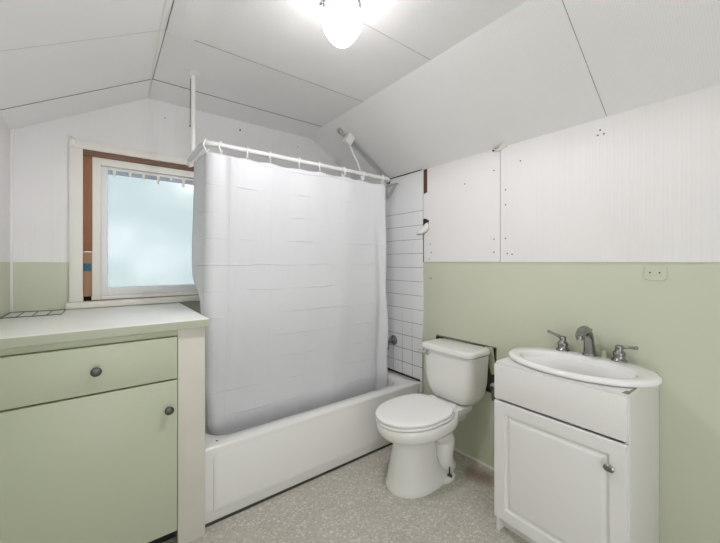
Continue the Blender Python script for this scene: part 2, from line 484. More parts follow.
# ragged plaster left along the top of the hole
bm = bmesh.new()
y = y0+0.02
while y < y1-0.01:
    w = random.uniform(0.012, 0.045); h = random.uniform(0.004, 0.017)
    box(bm, XR-0.0012, XR+0.012, y, y+w, z1-h, z1+0.003, 0.0015, 1)
    y += w + random.uniform(-0.004, 0.014)
struct(part('torn_plaster', bm, M['lathe'], wr))
bm = bmesh.new()
box(bm, XR+0.02, XR+0.048, 1.131, 1.15, z0+0.001, z1-0.001)
struct(part('stud', bm, M['wood'], wr))
bm = bmesh.new()    # slip of board leaning in the hole
loft(bm, [[(XR-0.004, 1.155, 0.752), (XR-0.004, 1.205, 0.752), (XR+0.004, 1.205, 0.752), (XR+0.004, 1.155, 0.752)],
          [(XR+0.010, 1.140, 0.590), (XR+0.010, 1.172, 0.580), (XR+0.018, 1.172, 0.580), (XR+0.018, 1.140, 0.590)]])
struct(part('board_slip', bm, M['green'], wr))

# upper white boards (thin sheets nailed over the wall); the left one is notched
def sheet(pts, x0, th, mat, name, parent):
    b = bmesh.new()
    f = [b.verts.new((x0-th, y, z)) for y, z in pts]; k = [b.verts.new((x0, y, z)) for y, z in pts]
    b.faces.new(f); b.faces.new(k[::-1])
    for i in range(len(pts)):
        j = (i+1) % len(pts); b.faces.new((f[i], k[i], k[j], f[j]))
    return struct(part(name, b, mat, parent))
sheet([(YN, ZG), (1.1025, ZG), (1.1025, ZR+0.004), (YN, ZR+0.004)], XR, 0.004, M['white_wall'], 'upper_board', wr)
sheet([(1.106, ZG+0.002), (1.712, ZG+0.002), (1.712, 1.485), (1.700, 1.52), (1.712, 1.56), (1.714, 1.787), (1.680, 1.795), (1.680, ZR+0.004), (1.106, ZR+0.004)], XR, 0.004, M['white_flat'], 'upper_board', wr)
bm = bmesh.new(); box(bm, XR-0.0025, XR+0.01, 1.667, 1.716, 1.78, ZR+0.005)
struct(part('bare_stud', bm, M['wood_dark'], wr))
bm = bmesh.new(); box(bm, XR-0.0015, XR+0.005, 1.708, 1.722, ZG, 1.60)
struct(part('dark_gap', bm, M['dark'], wr))
# torn hole at the edge of the board and the curled paper hanging from it
bm = bmesh.new()
tp = [(1.712, 1.605), (1.690, 1.600), (1.662, 1.585), (1.668, 1.560), (1.684, 1.545), (1.712, 1.52)]
loft(bm, [[Vector((XR-0.003, y, z)) for y, z in tp], [Vector((XR-0.0046, y, z)) for y, z in tp]])
struct(part('torn_hole', bm, M['dark'], wr))
bm = bmesh.new()
rows = []
for q in range(11):
    t = q/10
    rows.append([Vector((XR-0.006-0.034*math.sin(t*2.7)*(0.35+0.65*s_), 1.668+0.100*s_*(0.75+0.25*t)-0.012*t, 1.572-0.050*t-0.042*s_+0.010*math.sin(3*t+4*s_))) for s_ in [0, .2, .4, .6, .8, 1]])
loft(bm, rows, False, False, closed=False)
o = struct(part('torn_paper', bm, M['paper'], wr))
sm = o.modifiers.new('thick', 'SOLIDIFY'); sm.thickness = 0.0012
# nail heads in the boards
nails = [(1.07, 1.71), (1.07, 1.62), (1.07, 1.42), (1.06, 1.33), (1.03, 1.325), (1.145, 1.34), (1.145, 1.42), (1.145, 1.84), (0.60, 1.893), (0.575, 1.893), (0.59, 1.915), (0.98, 1.86), (1.64, 1.35), (1.66, 1.30), (1.65, 1.41), (1.355, 1.797)]
for i, (y, z) in enumerate(nails):
    bm = bmesh.new(); lathe(bm, [(0.0042, 0.0), (0.0042, -0.0012), (0.0015, -0.002)], (XR-0.004, y, z), 'x', 8)
    struct(part('nail', bm, M['pewter'], wr))
bm = bmesh.new(); loft(bm, [[(XR-0.0003, 1.640, 1.158), (XR-0.0003, 1.662, 1.170), (XR-0.0003, 1.650, 1.156)], [(XR-0.001, 1.640, 1.158), (XR-0.001, 1.662, 1.170), (XR-0.001, 1.650, 1.156)]]); struct(part('chip', bm, M['dark'], wr))
bm = bmesh.new(); box(bm, XR-0.0015, XR, 1.099, 1.110, ZG, ZR); struct(part('dark_gap', bm, M['dark'], wr))
# seam edge at the bottom of the boards
bm = bmesh.new(); box(bm, XR-0.0052, XR-0.0005, YN, 1.71, ZG-0.004, ZG+0.001, 0.0008, 1)
struct(part('board_lip', bm, M['green'], wr))
# tile field over the tub
bm = bmesh.new(); box(bm, XR-0.007, XR, 1.722, YB, 0.30, ZR+0.006, 0.001, 1)
struct(finish('wall_tile', bm, M['tile']))
# baseboard bead
bm = bmesh.new(); box(bm, XR-0.012, XR, 0.90, 1.722, 0, 0.018, 0.004, 2)
struct(finish('baseboard_right', bm, M['cream']))

# near wall, with an open doorway to the next room
bm = bmesh.new()
wall_grid(bm, 'y', YN, [XL, -0.30, 0.62, XR], [0, 2.0, 2.03], [(-0.30, 0.62, -1, 2.0)])
bm.faces.new([bm.verts.new((x, YN, z)) for x, z in ((XL, ZL-0.0), (XR, ZR-0.0), (JR, ZF+0.003), (JL, ZF+0.003))])
struct(finish('wall_near', bm, M['white_flat'], recalc=False))

# left wall
bm = bmesh.new()
wall_grid(bm, 'x', XL, [YN, 1.2, YB], [0, ZG, ZL+0.02], [], lambda u, v: 0 if v < ZG else 1)
struct(finish('wall_left', bm, [M['green'], M['white_wall']], recalc=False))

# back wall with the window opening
WX0, WX1, WZ0, WZ1 = -0.090, 0.715, 1.055, 1.918
bm = bmesh.new()
wall_grid(bm, 'y', YB, [XL, -0.16, WX0, WX1, XR], [0, WZ0, ZG, WZ1, 1.95], [(WX0, WX1, WZ0, WZ1)],
          lambda u, v: 0 if (v < ZG and u < 0.39) else 1)
bm.faces.new([bm.verts.new((x, YB, z)) for x, z in ((XL, 1.95), (XR, 1.95), (XR, ZR+0.003), (JR, ZF+0.003), (JL, ZF+0.003), (XL, ZL+0.003))]).material_index = 1
# reveal
for a, b in (((WX0, WZ0), (WX1, WZ0)), ((WX1, WZ0), (WX1, WZ1)), ((WX1, WZ1), (WX0, WZ1)), ((WX0, WZ1), (WX0, WZ0))):
    bm.faces.new([bm.verts.new(p) for p in ((a[0], YB, a[1]), (b[0], YB, b[1]), (b[0], YB+0.10, b[1]), (a[0], YB+0.10, a[1]))]).material_index = 2
wb = struct(finish('wall_back', bm, [M['green'], M['white_wall_x'], M['wood']], recalc=False))
for x, z, r in ((0.795, 2.245, 0.009), (1.262, 2.217, 0.005), (0.317, 2.209, 0.005)):
    bm = bmesh.new(); lathe(bm, [(r*0.6, 0), (r*0.6, -0.0015), (r*0.3, -0.002)], (x, YB, z), 'y', 8)
    for v in bm.verts: v.co.z = z+(v.co.z-z)*1.6
    struct(part('nail', bm, M['pewter'], wb))
bm = bmesh.new(); tube(bm, [(XR-0.010, 1.73, ZR+0.003), (XR-0.010, 2.09, ZR+0.003)], 0.0035, 6)
struct(part('dark_joint', bm, M['dark'], ceil))
bm = bmesh.new(); tube(bm, [(XR-0.007, 1.060, ZR-0.003), (XR-0.009, 1.115, ZR-0.006), (XR-0.009, 1.150, ZR-0.006)], [0.001, 0.005, 0.006], 6)
struct(part('dark_joint', bm, M['dark'], ceil))
bm = bmesh.new()
loft(bm, [[(1.33+0.05*q+0.012*math.sin(9*q), 2.45-0.16*q, 2.322-0.03*q-0.012*math.sin(PI*q)), (1.345+0.055*q, 2.465-0.15*q, 2.322-0.034*q-0.020*math.sin(PI*q)), (1.345+0.055*q, 2.465-0.15*q, 2.324-0.034*q-0.020*math.sin(PI*q)), (1.33+0.05*q+0.012*math.sin(9*q), 2.45-0.16*q, 2.324-0.03*q-0.012*math.sin(PI*q))] for q in [i/10 for i in range(11)]])
struct(part('loose_tape', bm, M['paper'], ceil))
# corner bead at the left
bm = bmesh.new(); box(bm, XL-0.001, XL+0.012, YB-0.012, YB+0.001, 1.02, ZL-0.004, 0.005, 2)
struct(finish('trim_1', bm, M['white_flat']))

# window
w = bpy.data.objects.new('window_1', None); COL.objects.link(w); w.location = (0.3, YB, WZ0); struct(w)
def wpart(name, boxes, mat, bev=0.002, parent=None):
    b = bmesh.new()
    for q in boxes: box(b, *q, bev, 2)
    return struct(part(name, b, mat, parent or w))
FY = YB-0.020
wpart('casing_side', [(-0.151, -0.092, FY, YB, 1.056, 1.921)], M['cream'])
wpart('casing_side', [(0.700, 0.760, FY, YB, 1.056, 1.921)], M['cream'])
wpart('casing_head', [(-0.151, 0.775, FY, YB, 1.922, 1.967)], M['cream'])
wpart('sill', [(-0.165, 0.79, YB-0.055, YB+0.02, 1.020, 1.054)], M['cream'], 0.006)
wpart('bare_wood_head', [(-0.128, 0.72, YB-0.015, YB+0.03, 1.890, 1.921)], M['wood_x'], 0.001)
wpart('bare_wood_side', [(-0.092, -0.050, YB-0.006, YB+0.05, 1.340, 1.890)], M['wood'], 0.001)
wpart('bare_wood_side', [(-0.0915, -0.050, YB-0.004, YB+0.05, 1.082, 1.338)], M['wood_light'], 0.001)
wpart('blue_tape', [(-0.0905, -0.0545, YB-0.0058, YB-0.0042, 1.228, 1.272)], M['teal'], 0.0005)
wpart('dark_filler', [(-0.092, -0.050, YB+0.03, YB+0.05, 1.050, 1.083)], M['dark'], 0.001)  # dark filler added to close the bright opening below the wood strip
# frame: outer white vinyl, inner sash and pane
f0, f1, g0, g1 = -0.054, 0.70, 0.010, 0.635
fz0, fz1, gz0, gz1 = 1.060, 1.890, 1.128, 1.835
wpart('frame', [(f0, f0+0.043, YB-0.004, YB+0.06, fz0, fz1), (f1-0.043, f1, YB-0.004, YB+0.06, fz0, fz1),
                (f0+0.043, f1-0.043, YB-0.004, YB+0.06, fz1-0.043, fz1), (f0+0.043, f1-0.043, YB-0.004, YB+0.06, fz0, fz0+0.022)], M['cream'], 0.003)
sash = wpart('sash', [(f0+0.043, g0+0.012, YB+0.022, YB+0.05, fz0+0.022, fz1-0.043), (g1-0.012, f1-0.043, YB+0.022, YB+0.05, fz0+0.022, fz1-0.043),
               (g0+0.012, g1-0.012, YB+0.022, YB+0.05, gz1-0.004, fz1-0.043), (g0+0.012, g1-0.012, YB+0.018, YB+0.05, fz0+0.022, gz0)], M['vinyl_white'], 0.003)
bm = bmesh.new(); box(bm, g0+0.004, g1-0.004, YB+0.036, YB+0.040, gz0-0.006, gz1+0.004)
struct(part('pane', bm, M['glass'], sash))
wpart('grey_film', [(g0+0.012, g1-0.012, YB+0.026, YB+0.034, gz1-0.028, gz1)], M['shade'], 0.001)
b = bmesh.new()
for k in range(7):
    x = 0.05+0.075*k+random.uniform(-.01, .01); h = random.uniform(0.035, 0.07); ww = random.uniform(0.006, 0.014)
    loft(b, [[(x-ww*(1-t*.5), YB+0.024-0.004*t, gz1+0.015-h*t), (x+ww*(1-t*.6), YB+0.024-0.004*t, gz1+0.015-h*t), (x+ww*(1-t*.6), YB+0.026-0.004*t, gz1+0.015-h*t), (x-ww*(1-t*.5), YB+0.026-0.004*t, gz1+0.015-h*t)] for t in (0, .5, 1)])
struct(part('peeling_paint', b, M['paper'], w))
wpart('sash_lift', [(0.575, 0.60, YB+0.004, YB+0.022, 1.098, 1.112)], M['vinyl_white'], 0.003)

# small bracket left at the window's upper corner
t = thing('curtain_bracket', 'small white curtain-rod bracket on the upper left corner of the window casing', 'bracket', (-0.14, FY, 1.955))
bm = bmesh.new(); box(bm, -0.150, -0.128, FY-0.004, FY, 1.935, 1.985, 0.0015); part('plate', bm, M['white_metal'], t)
bm = bmesh.new(); tube(bm, spline([(-0.139, FY-0.002, 1.972), (-0.139, FY-0.03, 1.974), (-0.132, FY-0.045, 1.965), (-0.118, FY-0.045, 1.960)]), 0.006, 8); part('hook', bm, M['white_metal'], t)

# ------------------------------------------------------------------ LEFT CABINET
CF = 1.700                                       # face-frame plane
CE = 0.380
t = thing('base_cabinet', 'green built-in base cabinet with one drawer and one door at left under the window', 'cabinet', (0, CF, 0))
bm = bmesh.new()
box(bm, XL+0.002, CE-0.002, CF+0.02, YB-0.002, 0.09, 0.979)
box(bm, XL+0.002, 0.268, CF, CF+0.02, 0.950, 0.979, 0.001)
part('body', bm, M['green_cab'], t)
bm = bmesh.new(); box(bm, 0.266, CE, CF-0.004, CF+0.03, 0, 0.979, 0.002); part('stile', bm, M['stile'], t)['label'] = 'off-white upright at the right end of the green cabinet'
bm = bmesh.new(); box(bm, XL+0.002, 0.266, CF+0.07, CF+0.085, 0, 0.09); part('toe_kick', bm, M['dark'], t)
bm = bmesh.new(); box(bm, XL+0.004, 0.262, CF-0.018, CF+0.0195, 0.764, 0.947, 0.003); dr = part('drawer', bm, M['green_cab'], t)
bm = bmesh.new(); box(bm, XL+0.004, 0.262, CF-0.018, CF+0.0195, 0.088, 0.757, 0.003); do = part('door', bm, M['green_cab'], t)
def knob(parent, x, z):
    b = bmesh.new()
    lathe(b, [(0.011, 0), (0.010, -0.003), (0.006, -0.006), (0.006, -0.014), (0.012, -0.018), (0.0175, -0.021), (0.018, -0.025), (0.015, -0.029), (0.006, -0.031)], (x, CF-0.018, z), 'y', 24)
    part('knob', b, M['pewter'], parent)['label'] = 'round dark metal knob'
knob(dr, -0.022, 0.853); knob(do, 0.228, 0.636)

# worktop
bm = bmesh.new(); box(bm, XL+0.001, 0.392, 1.672, YB-0.001, 0.980, 1.018, 0.004, 2)
ct = finish('countertop', bm, M['top'])
bm = bmesh.new(); box(bm, XL+0.001, 0.3915, 1.6695, 1.6735, 0.981, 1.0145, 0.001, 1)
part('edge_strip', bm, M['edge'], ct)['label'] = 'grey-green front edge'
tag(ct, 'white painted worktop lying over the green cabinet below the window', 'countertop')

# wire rack on the worktop
bm = bmesh.new()
zr = 1.0203
A = [Vector((-0.378, 2.243, zr)), Vector((-0.168, 2.235, zr)), Vector((-0.162, 2.430, zr)), Vector((-0.378, 2.475, zr))]
wr_ = 0.0019
tube(bm, [A[0], A[1]], wr_, 8); tube(bm, [A[3], A[2]], wr_*0.8, 8); tube(bm, [A[0], A[3]], wr_, 8); tube(bm, [A[1], A[2]], wr_, 8)
for q in (0.25, 0.5, 0.75):
    tube(bm, [A[0].lerp(A[1], q)+Vector((0, 0, 0.001)), A[3].lerp(A[2], q)+Vector((0, 0, 0.001))], wr_*0.9, 8)
tag(finish('wire_rack', bm, M['wire']), 'small flat wire rack lying on the worktop in the left corner', 'wire rack')

# ------------------------------------------------------------------ BATHTUB
TX0, TX1, TY0, TY1, TH = 0.386, XR-0.009, 1.733, YB-0.004, 0.380
t = thing('bathtub', 'white enamelled built-in bathtub along the back wall, curtain hanging into it', 'bathtub', (1.14, 2.11, 0))
bm = bmesh.new()
def tubring(x0, x1, y0, y1, r, z): return rrect(x0, x1, y0, y1, r, z, 8)
rings = [
    tubring(TX0, TX1, TY0+0.020, TY1, 0.004, 0.004),
    tubring(TX0, TX1, TY0+0.018, TY1, 0.004, 0.062),
    tubring(TX0, TX1, TY0+0.007, TY1, 0.004, 0.070),
    tubring(TX0, TX1, TY0+0.007, TY1, 0.004, 0.318),
    tubring(TX0, TX1, TY0+0.002, TY1, 0.006, 0.338),
    tubring(TX0, TX1, TY0, TY1, 0.008, TH-0.011),
    tubring(TX0, TX1, TY0+0.0025, TY1, 0.010, TH-0.0035),
    tubring(TX0+0.003, TX1-0.003, TY0+0.0085, TY1-0.003, 0.012, TH),
    tubring(TX0+0.034, TX1-0.120, TY0+0.078, TY1-0.060, 0.13, TH),
    tubring(TX0+0.041, TX1-0.128, TY0+0.086, TY1-0.067, 0.125, TH-0.006),
    tubring(TX0+0.047, TX1-0.134, TY0+0.092, TY1-0.072, 0.12, TH-0.022),
    tubring(TX0+0.080, TX1-0.155, TY0+0.112, TY1-0.092, 0.11, 0.15),
    tubring(TX0+0.120, TX1-0.175, TY0+0.130, TY1-0.110, 0.10, 0.09),
    tubring(TX0+0.230, TX1-0.190, TY0+0.170, TY1-0.150, 0.09, 0.07),
]
loft(bm, rings)
part('basin', bm, M['enamel'], t, angle=50)
# raised apron panel
bm = bmesh.new()
def ap(x0, x1, z0, z1, y): return [Vector(p) for p in ((x0, y, z0), (x1, y, z0), (x1, y, z1), (x0, y, z1))]
loft(bm, [ap(0.425, 1.875, 0.064, 0.352, TY0+0.010), ap(0.428, 1.872, 0.066, 0.352, TY0+0.004), ap(0.436, 1.864, 0.074, 0.350, TY0+0.0005), ap(0.450, 1.850, 0.09, 0.345, TY0-0.001)])
part('apron_panel', bm, M['enamel'], t)
bm = bmesh.new(); box(bm, TX0, TX1-0.005, TY0+0.010, TY0+0.021, 0.0005, 0.009); part('floor_caulk', bm, M['caulk'], t)['label'] = 'dark dirty caulk line along the floor'
bm = bmesh.new(); box(bm, TX1-0.004, TX1+0.0015, TY0+0.012, TY1, TH-0.008, TH+0.014, 0.002); part('wall_caulk', bm, M['caulk'], t)['label'] = 'dark mouldy caulk line along the tiles'
bm = bmesh.new(); lathe(bm, [(0.006, 0), (0.006, 0.0008), (0.002, 0.0012)], (0.455, 1.785, TH), 'z', 8); part('chip', bm, M['caulk'], t)

# tub valve on the tiles
t = thing('tub_faucet', 'dull chrome tub faucet on the tiled wall beside the curtain edge', 'faucet', (XR-0.007, 2.03, 0.62))
bm = bmesh.new(); lathe(bm, [(0.040, 0), (0.040, -0.004), (0.034, -0.012), (0.020, -0.020), (0.016, -0.026)], (XR-0.007, 2.035, 0.640), 'x', 28); part('escutcheon', bm, M['tubmetal'], t)
bm = bmesh.new(); tube(bm, [(XR-0.033, 2.035, 0.640), (XR-0.062, 2.035, 0.640), (XR-0.075, 2.035, 0.634)], [0.014, 0.017, 0.012], 16)
tube(bm, spline([(XR-0.058, 2.035, 0.640), (XR-0.062, 2.045, 0.615), (XR-0.070, 2.058, 0.585), (XR-0.072, 2.062, 0.565)]), 0.010, 12); part('handle', bm, M['tubmetal'], t)
bm = bmesh.new(); tube(bm, spline([(XR-0.007, 2.12, 0.56), (XR-0.06, 2.12, 0.562), (XR-0.11, 2.12, 0.552), (XR-0.125, 2.12, 0.525)]), [0.024]*16+[0.022]*9, 16); part('spout', bm, M['tubmetal'], t)

# ------------------------------------------------------------------ SHOWER ROD, RINGS, CURTAIN
RY, RZ = 1.815, 1.880
RX0, RX1 = 0.402, 1.665
t = thing('shower_curtain_rod', 'white shower curtain rod bent round the tub and hung from a ceiling post', 'curtain rod', (RX0, RY, RZ))
def arc(cx, cy, r, a0, a1, n=8):
    return [(cx+r*math.cos(math.radians(a0+(a1-a0)*k/n)), cy+r*math.sin(math.radians(a0+(a1-a0)*k/n)), RZ) for k in range(n+1)]
rr = 0.045
path = [(RX0, 2.13, RZ-0.004), (RX0, 2.05, RZ)] + arc(RX0+rr, RY+rr, rr, 180, 270) + arc(RX1-rr, RY+rr, rr, 270, 360) + [(RX1, 2.10, RZ), (RX1, YB-0.001, RZ)]
bm = bmesh.new(); tube(bm, path, 0.0135, 16); part('rod', bm, M['rod'], t)
bm = bmesh.new(); lathe(bm, [(0.030, 0), (0.030, -0.005), (0.017, -0.018)], (RX1, YB-0.0005, RZ), 'y', 20); part('wall_flange', bm, M['white_metal'], t)
bm = bmesh.new(); tube(bm, spline([(RX0, 2.13, RZ-0.004), (RX0-0.004, 2.155, RZ-0.016), (RX0+0.005, 2.165, RZ-0.045)]), 0.0125, 12); part('rod_end', bm, M['rod'], t)
bm = bmesh.new(); tube(bm, [(RX0-0.004, 2.05, RZ), (RX0-0.004, 2.05, ZF-0.002)], 0.0115, 16)
tube(bm, [(RX0-0.004, 2.05, 2.02), (RX0-0.004, 2.05, 2.03)], 0.0145, 16); part('ceiling_post', bm, M['white_metal'], t)
bm = bmesh.new(); lathe(bm, [(0.032, 0), (0.032, -0.004), (0.014, -0.014)], (RX0-0.004, 2.05, ZF-0.001), 'z', 20); part('ceiling_flange', bm, M['white_metal'], t)
bm = bmesh.new(); tube(bm, [(RX0-0.018, 2.052, 2.295), (RX0-0.020, 2.052, 2.035)], 0.0018, 6)
lathe(bm, [(0.004, 0), (0.004, 0.008)], (RX0-0.020, 2.052, 2.028), 'z', 8); part('cord', bm, M['wire'], t)

# rings
us = [203.8, 220.6, 247.2, 270.1, 299.2, 319.6, 343.5, 363.3, 382.4]
TH0 = math.radians(37.3); FPX = 337.0
ringx = [RY*math.tan(TH0+math.atan((u-360)/FPX)) for u in us]
ringx[0] = RX0+0.013
bm = bmesh.new()
cen = []
for k in range(21):
    a = math.radians(-250+320*k/20)
    cen.append((0.002*math.sin(k), 0.021*math.cos(a), -0.014+0.030*math.sin(a)))
tube(bm, cen, 0.0034, 8)
bm2 = bm
ring0 = finish('curtain_ring', bm2, M['plastic'])
rlab = ['white plastic curtain ring at the rod\'s left bend', 'white plastic curtain ring second from the left bend of the rod', 'white plastic curtain ring third from the left bend of the rod',
        'white plastic curtain ring fourth from the left bend of the rod', 'middle one of the nine white plastic curtain rings on the rod', 'white plastic curtain ring fourth from the right end of the rod',
        'white plastic curtain ring third from the right end of the rod', 'white plastic curtain ring next to the last at the rod\'s right end', 'white plastic curtain ring at the right end of the rod, by the tiles']
for i, x in enumerate(ringx):
    o = ring0 if i == 0 else ring0.copy()
    if i: COL.objects.link(o)
    o.location = (x, RY + (0.013 if i == 0 else 0), RZ+0.004); o.rotation_euler = (0, 0, -PI/4 if i == 0 else random.uniform(-0.5, 0.1))
    tag(o, rlab[i], 'curtain ring', 'rings on the shower curtain rod')

# curtain
def lerp(a, b, t): return a+(b-a)*t
def interp(tab, x):
    for (x0, y0), (x1, y1) in zip(tab, tab[1:]):
        if x <= x1: 
            q = max(0, min(1, (x-x0)/(x1-x0))); q = q*q*(3-2*q); return lerp(y0, y1, q)
    return tab[-1][1]
bm = bmesh.new()
NS, NF, NV = 14, 150, 90
ZT, ZB_ = 1.838, 0.30
def fold(x, d):
    """sideways folds: soft near the top, drawn flatter below"""
    f = 0.007*math.sin(x*9.0+0.5)*(1-0.4*d) + 0.004*math.sin(x*23+2.0*d)
    f += 0.016*math.exp(-((x-0.50-0.02*d)/0.022)**2)*(1-d)**1.5
    f -= 0.013*math.exp(-((x-0.535-0.02*d)/0.02)**2)*(1-d)**1.5
    f += 0.034*math.exp(-((x-(1.53+0.12*d))/0.028)**2)*d
    f -= 0.026*math.exp(-((x-(1.585+0.13*d))/0.022)**2)*d**0.7
    return f
rows = []
for j in range(NV+1):
    d = j/NV; z = lerp(ZT, ZB_, d)
    xl = interp([(0, 0.412), (0.55, 0.412), (0.78, 0.422), (0.93, 0.448), (1, 0.48)], d)
    xr = interp([(0, 1.612), (0.45, 1.630), (0.8, 1.685), (1, 1.71)], d)
    yf = interp([(0, RY-0.002), (0.5, 1.835), (0.90, 1.905), (1, 1.935)], d)
    ye = interp([(0, 2.055), (0.36, 2.13), (0.40, 2.12), (0.50, 1.93), (0.6, 1.905), (0.9, 1.96), (1, 1.975)], d)
    xe = interp([(0, 0.402), (0.45, 0.402), (0.6, 0.412), (0.92, 0.446), (1, 0.48)], d)
    row = []
    for i in range(NS):
        s = i/NS
        y = lerp(ye, yf+0.045, s)
        wv = 0.006*math.sin(s*9+d*3)*(1-d)
        row.append(Vector((lerp(xe, xl, s)+max(wv, -0.0025), y, z)))
    for k in range(5):
        a = (k+0.5)/5*PI/2
        row.append(Vector((xl+0.045*(1-math.cos(a)), yf+0.045*(1-math.sin(a)), z)))
    for i in range(NF+1):
        s = i/NF; x = lerp(xl+0.045, xr, s)
        f = fold(x, d)*min(1, s*12)
        f = max(f, -0.02)
        zz = z
        if d < 0.06:   # little scallops between the rings
            q = min(abs(x-r) for r in ringx)
            zz -= 0.010*min(1, q/0.07)*(1-d/0.06)
        row.append(Vector((x, yf+f, zz)))
    rows.append(row)
loft(bm, rows, False, False, closed=False)
o = finish('shower_curtain', bm, M['curtain'], angle=80)
tag(o, 'white vinyl shower curtain with fold creases hanging into the bathtub', 'shower curtain')
sm = o.modifiers.new('thick', 'SOLIDIFY'); sm.thickness = 0.0008; sm.offset = 0

# pipe on the right slope of the ceiling
def slope(x): return ZF-(x-JR)*(ZF-ZR)/(XR-JR)
t = thing('shower_pipe', 'grey pipe with metal tip and white fitting running down the sloped ceiling above the curtain', 'pipe', (1.65, 2.105, slope(1.65)-0.03))
bm = bmesh.new(); tube(bm, [(1.897, 2.098, slope(1.9)-0.016), (1.45, 2.112, slope(1.45)-0.020)], 0.013, 12)
tube(bm, [(1.885, 2.075, slope(1.885)-0.016), (1.50, 2.080, slope(1.50)-0.018)], 0.0065, 8); part('pipe', bm, M['grey_pipe'], t)
bm = bmesh.new(); d = Vector((-0.84, 0.02, 0.54)).normalized(); p = Vector((1.450, 2.112, slope(1.45)-0.022))
tube(bm, [p, p+d*0.02, p+d*0.035, p+d*0.05, p+d*0.062], [0.013, 0.016, 0.021, 0.021, 0.010], 16); part('metal_tip', bm, M['chrome'], t)['label'] = 'chrome tip'
bm = bmesh.new(); box(bm, -0.032, 0.032, -0.030, 0.030, -0.042, 0.042, 0.008)
bmesh.ops.rotate(bm, verts=bm.verts, matrix=Matrix.Rotation(math.radians(34), 3, 'Y'))
bmesh.ops.translate(bm, verts=bm.verts, vec=(1.470, 2.075, slope(1.470)-0.055)); part('fitting', bm, M['white_metal'], t)['label'] = 'white block fitting'
bm = bmesh.new(); tube(bm, spline([(1.468, 2.065, slope(1.468)-0.085), (1.50, 2.05, 2.09), (1.535, 2.03, 2.00), (1.57, 2.02, 1.86), (1.58, 2.02, 1.70)]), 0.0075, 10); part('hose', bm, M['white_metal'], t)
bm = bmesh.new(); lathe(bm, [(0.022, 0), (0.022, -0.004), (0.013, -0.016)], (XR-0.0072, 2.098, slope(1.9)-0.026), 'x', 16); part('collar', bm, M['tubmetal'], t)

# triangular bracket on the tiles
bm = bmesh.new()
bx = XR-0.030
P = [(bx, 2.105, 1.915), (bx, 1.985, 1.912), (bx, 2.100, 1.808)]
for a, b in ((P[0], P[1]), (P[1], P[2]), (P[2], P[0])):
    tube(bm, [a, b], 0.0095, 8)
for a in P[:1]+P[1:2]: tube(bm, [a, (XR-0.008, a[1], a[2])], 0.006, 8)
tag(finish('wall_bracket', bm, M['grey_pipe']), 'pale grey triangular metal bracket on the tiled wall just under the ceiling', 'bracket')

# ------------------------------------------------------------------ TOILET
TYC = 1.345
t = thing('toilet', 'white two-piece toilet with closed lid between the bathtub and the vanity', 'toilet', (1.5, 1.30, 0))
def egg(xf, xb, hw, z, n=40, yc=TYC, pf=2.0, pb=2.0, split=0.45):
    """outline seen from above: front (small x) rounder, back squarer when pb > 2"""
    xm = xf+(xb-xf)*split; pts = []
    for k in range(n):
        a = 2*PI*k/n; c, s = math.cos(a), math.sin(a)
        pw = pb if c > 0 else pf
        r = (abs(c)**pw+abs(s)**pw)**(-1/pw)
        rx = (xb-xm) if c > 0 else (xm-xf)
        pts.append(Vector((xm+rx*r*c, yc+hw*r*s, z)))
    return pts
bm = bmesh.new()
secs = [(0.000, 1.266, 1.70, .136), (0.012, 1.263, 1.702, .138), (0.026, 1.265, 1.698, .135), (0.045, 1.273, 1.65, .125), (0.080, 1.281, 1.62, .117), (0.130, 1.291, 1.60, .109), (0.190, 1.300, 1.59, .101), (0.240, 1.308, 1.59, .096),
        (0.268, 1.312, 1.59, .096), (0.284, 1.298, 1.62, .108), (0.298, 1.268, 1.65, .130), (0.312, 1.238, 1.67, .150), (0.330, 1.200, 1.69, .170), (0.350, 1.183, 1.70, .179), (0.370, 1.174, 1.70, .183), (0.392, 1.172, 1.70, .184), (0.402, 1.178, 1.695, .179)]
loft(bm, [egg(xf, xb, hw, z, yc=TYC+0.036*max(0, min(1, (0.33-z)/0.1)), pb=2.6, split=0.42+0.08*max(0, min(1, (z-.1)/.25))) for z, xf, xb, hw in secs])
# trapway relief on both sides
for s in (-1, 1):
    tube(bm, spline([(1.50, TYC+.02+s*0.035, 0.29), (1.575, TYC+.022+s*0.058, 0.275), (1.65, TYC+.032+s*0.062, 0.215), (1.635, TYC+.032+s*0.062, 0.145), (1.65, TYC+.032+s*0.062, 0.08), (1.70, TYC+.032+s*0.055, 0.035)], 6),
         [0.045+0.015*math.sin(PI*k/30) for k in range(31)], 14)
# deck under the tank
loft(bm, [rrect(1.60, 1.83, 1.345-w_, 1.345+w_, 0.04, z) for z, w_ in ((0.30, 0.07), (0.345, 0.095), (0.375, 0.118), (0.404, 0.122))])
part('bowl', bm, M['porcelain'], t, angle=55)
def plate(xf, xb, hw, z0, z1, mat, name, dome=0.0, parent=t):
    b = bmesh.new()
    rings = [egg(xf+q, xb-q, hw-q, z, pb=3.0, split=0.52) for q, z in ((0.005, z0), (0.0, z0+0.005), (0.0, z1-0.006), (0.003, z1-0.002), (0.010, z1))]
    if dome:
        for k in (0.85, 0.6, 0.3):
            r0 = rings[4]; c = sum(r0, Vector())/len(r0)
            rings.append([c+(v-c)*k+Vector((0, 0, dome*(1-k*k))) for v in r0])
        for v in rings[-1]: pass
    loft(b, rings)
    return part(name, b, mat, parent, angle=50)
plate(1.170, 1.640, 0.179, 0.4055, 0.4235, M['seat'], 'seat')
plate(1.168, 1.632, 0.180, 0.4275, 0.446, M['seat'], 'lid', dome=0.004)
for s in (-1, 1):
    bm = bmesh.new(); box(bm, 1.640, 1.672, TYC+s*0.075-0.022, TYC+s*0.075+0.022, 0.404, 0.434, 0.006); part('hinge', bm, M['seat'], t)
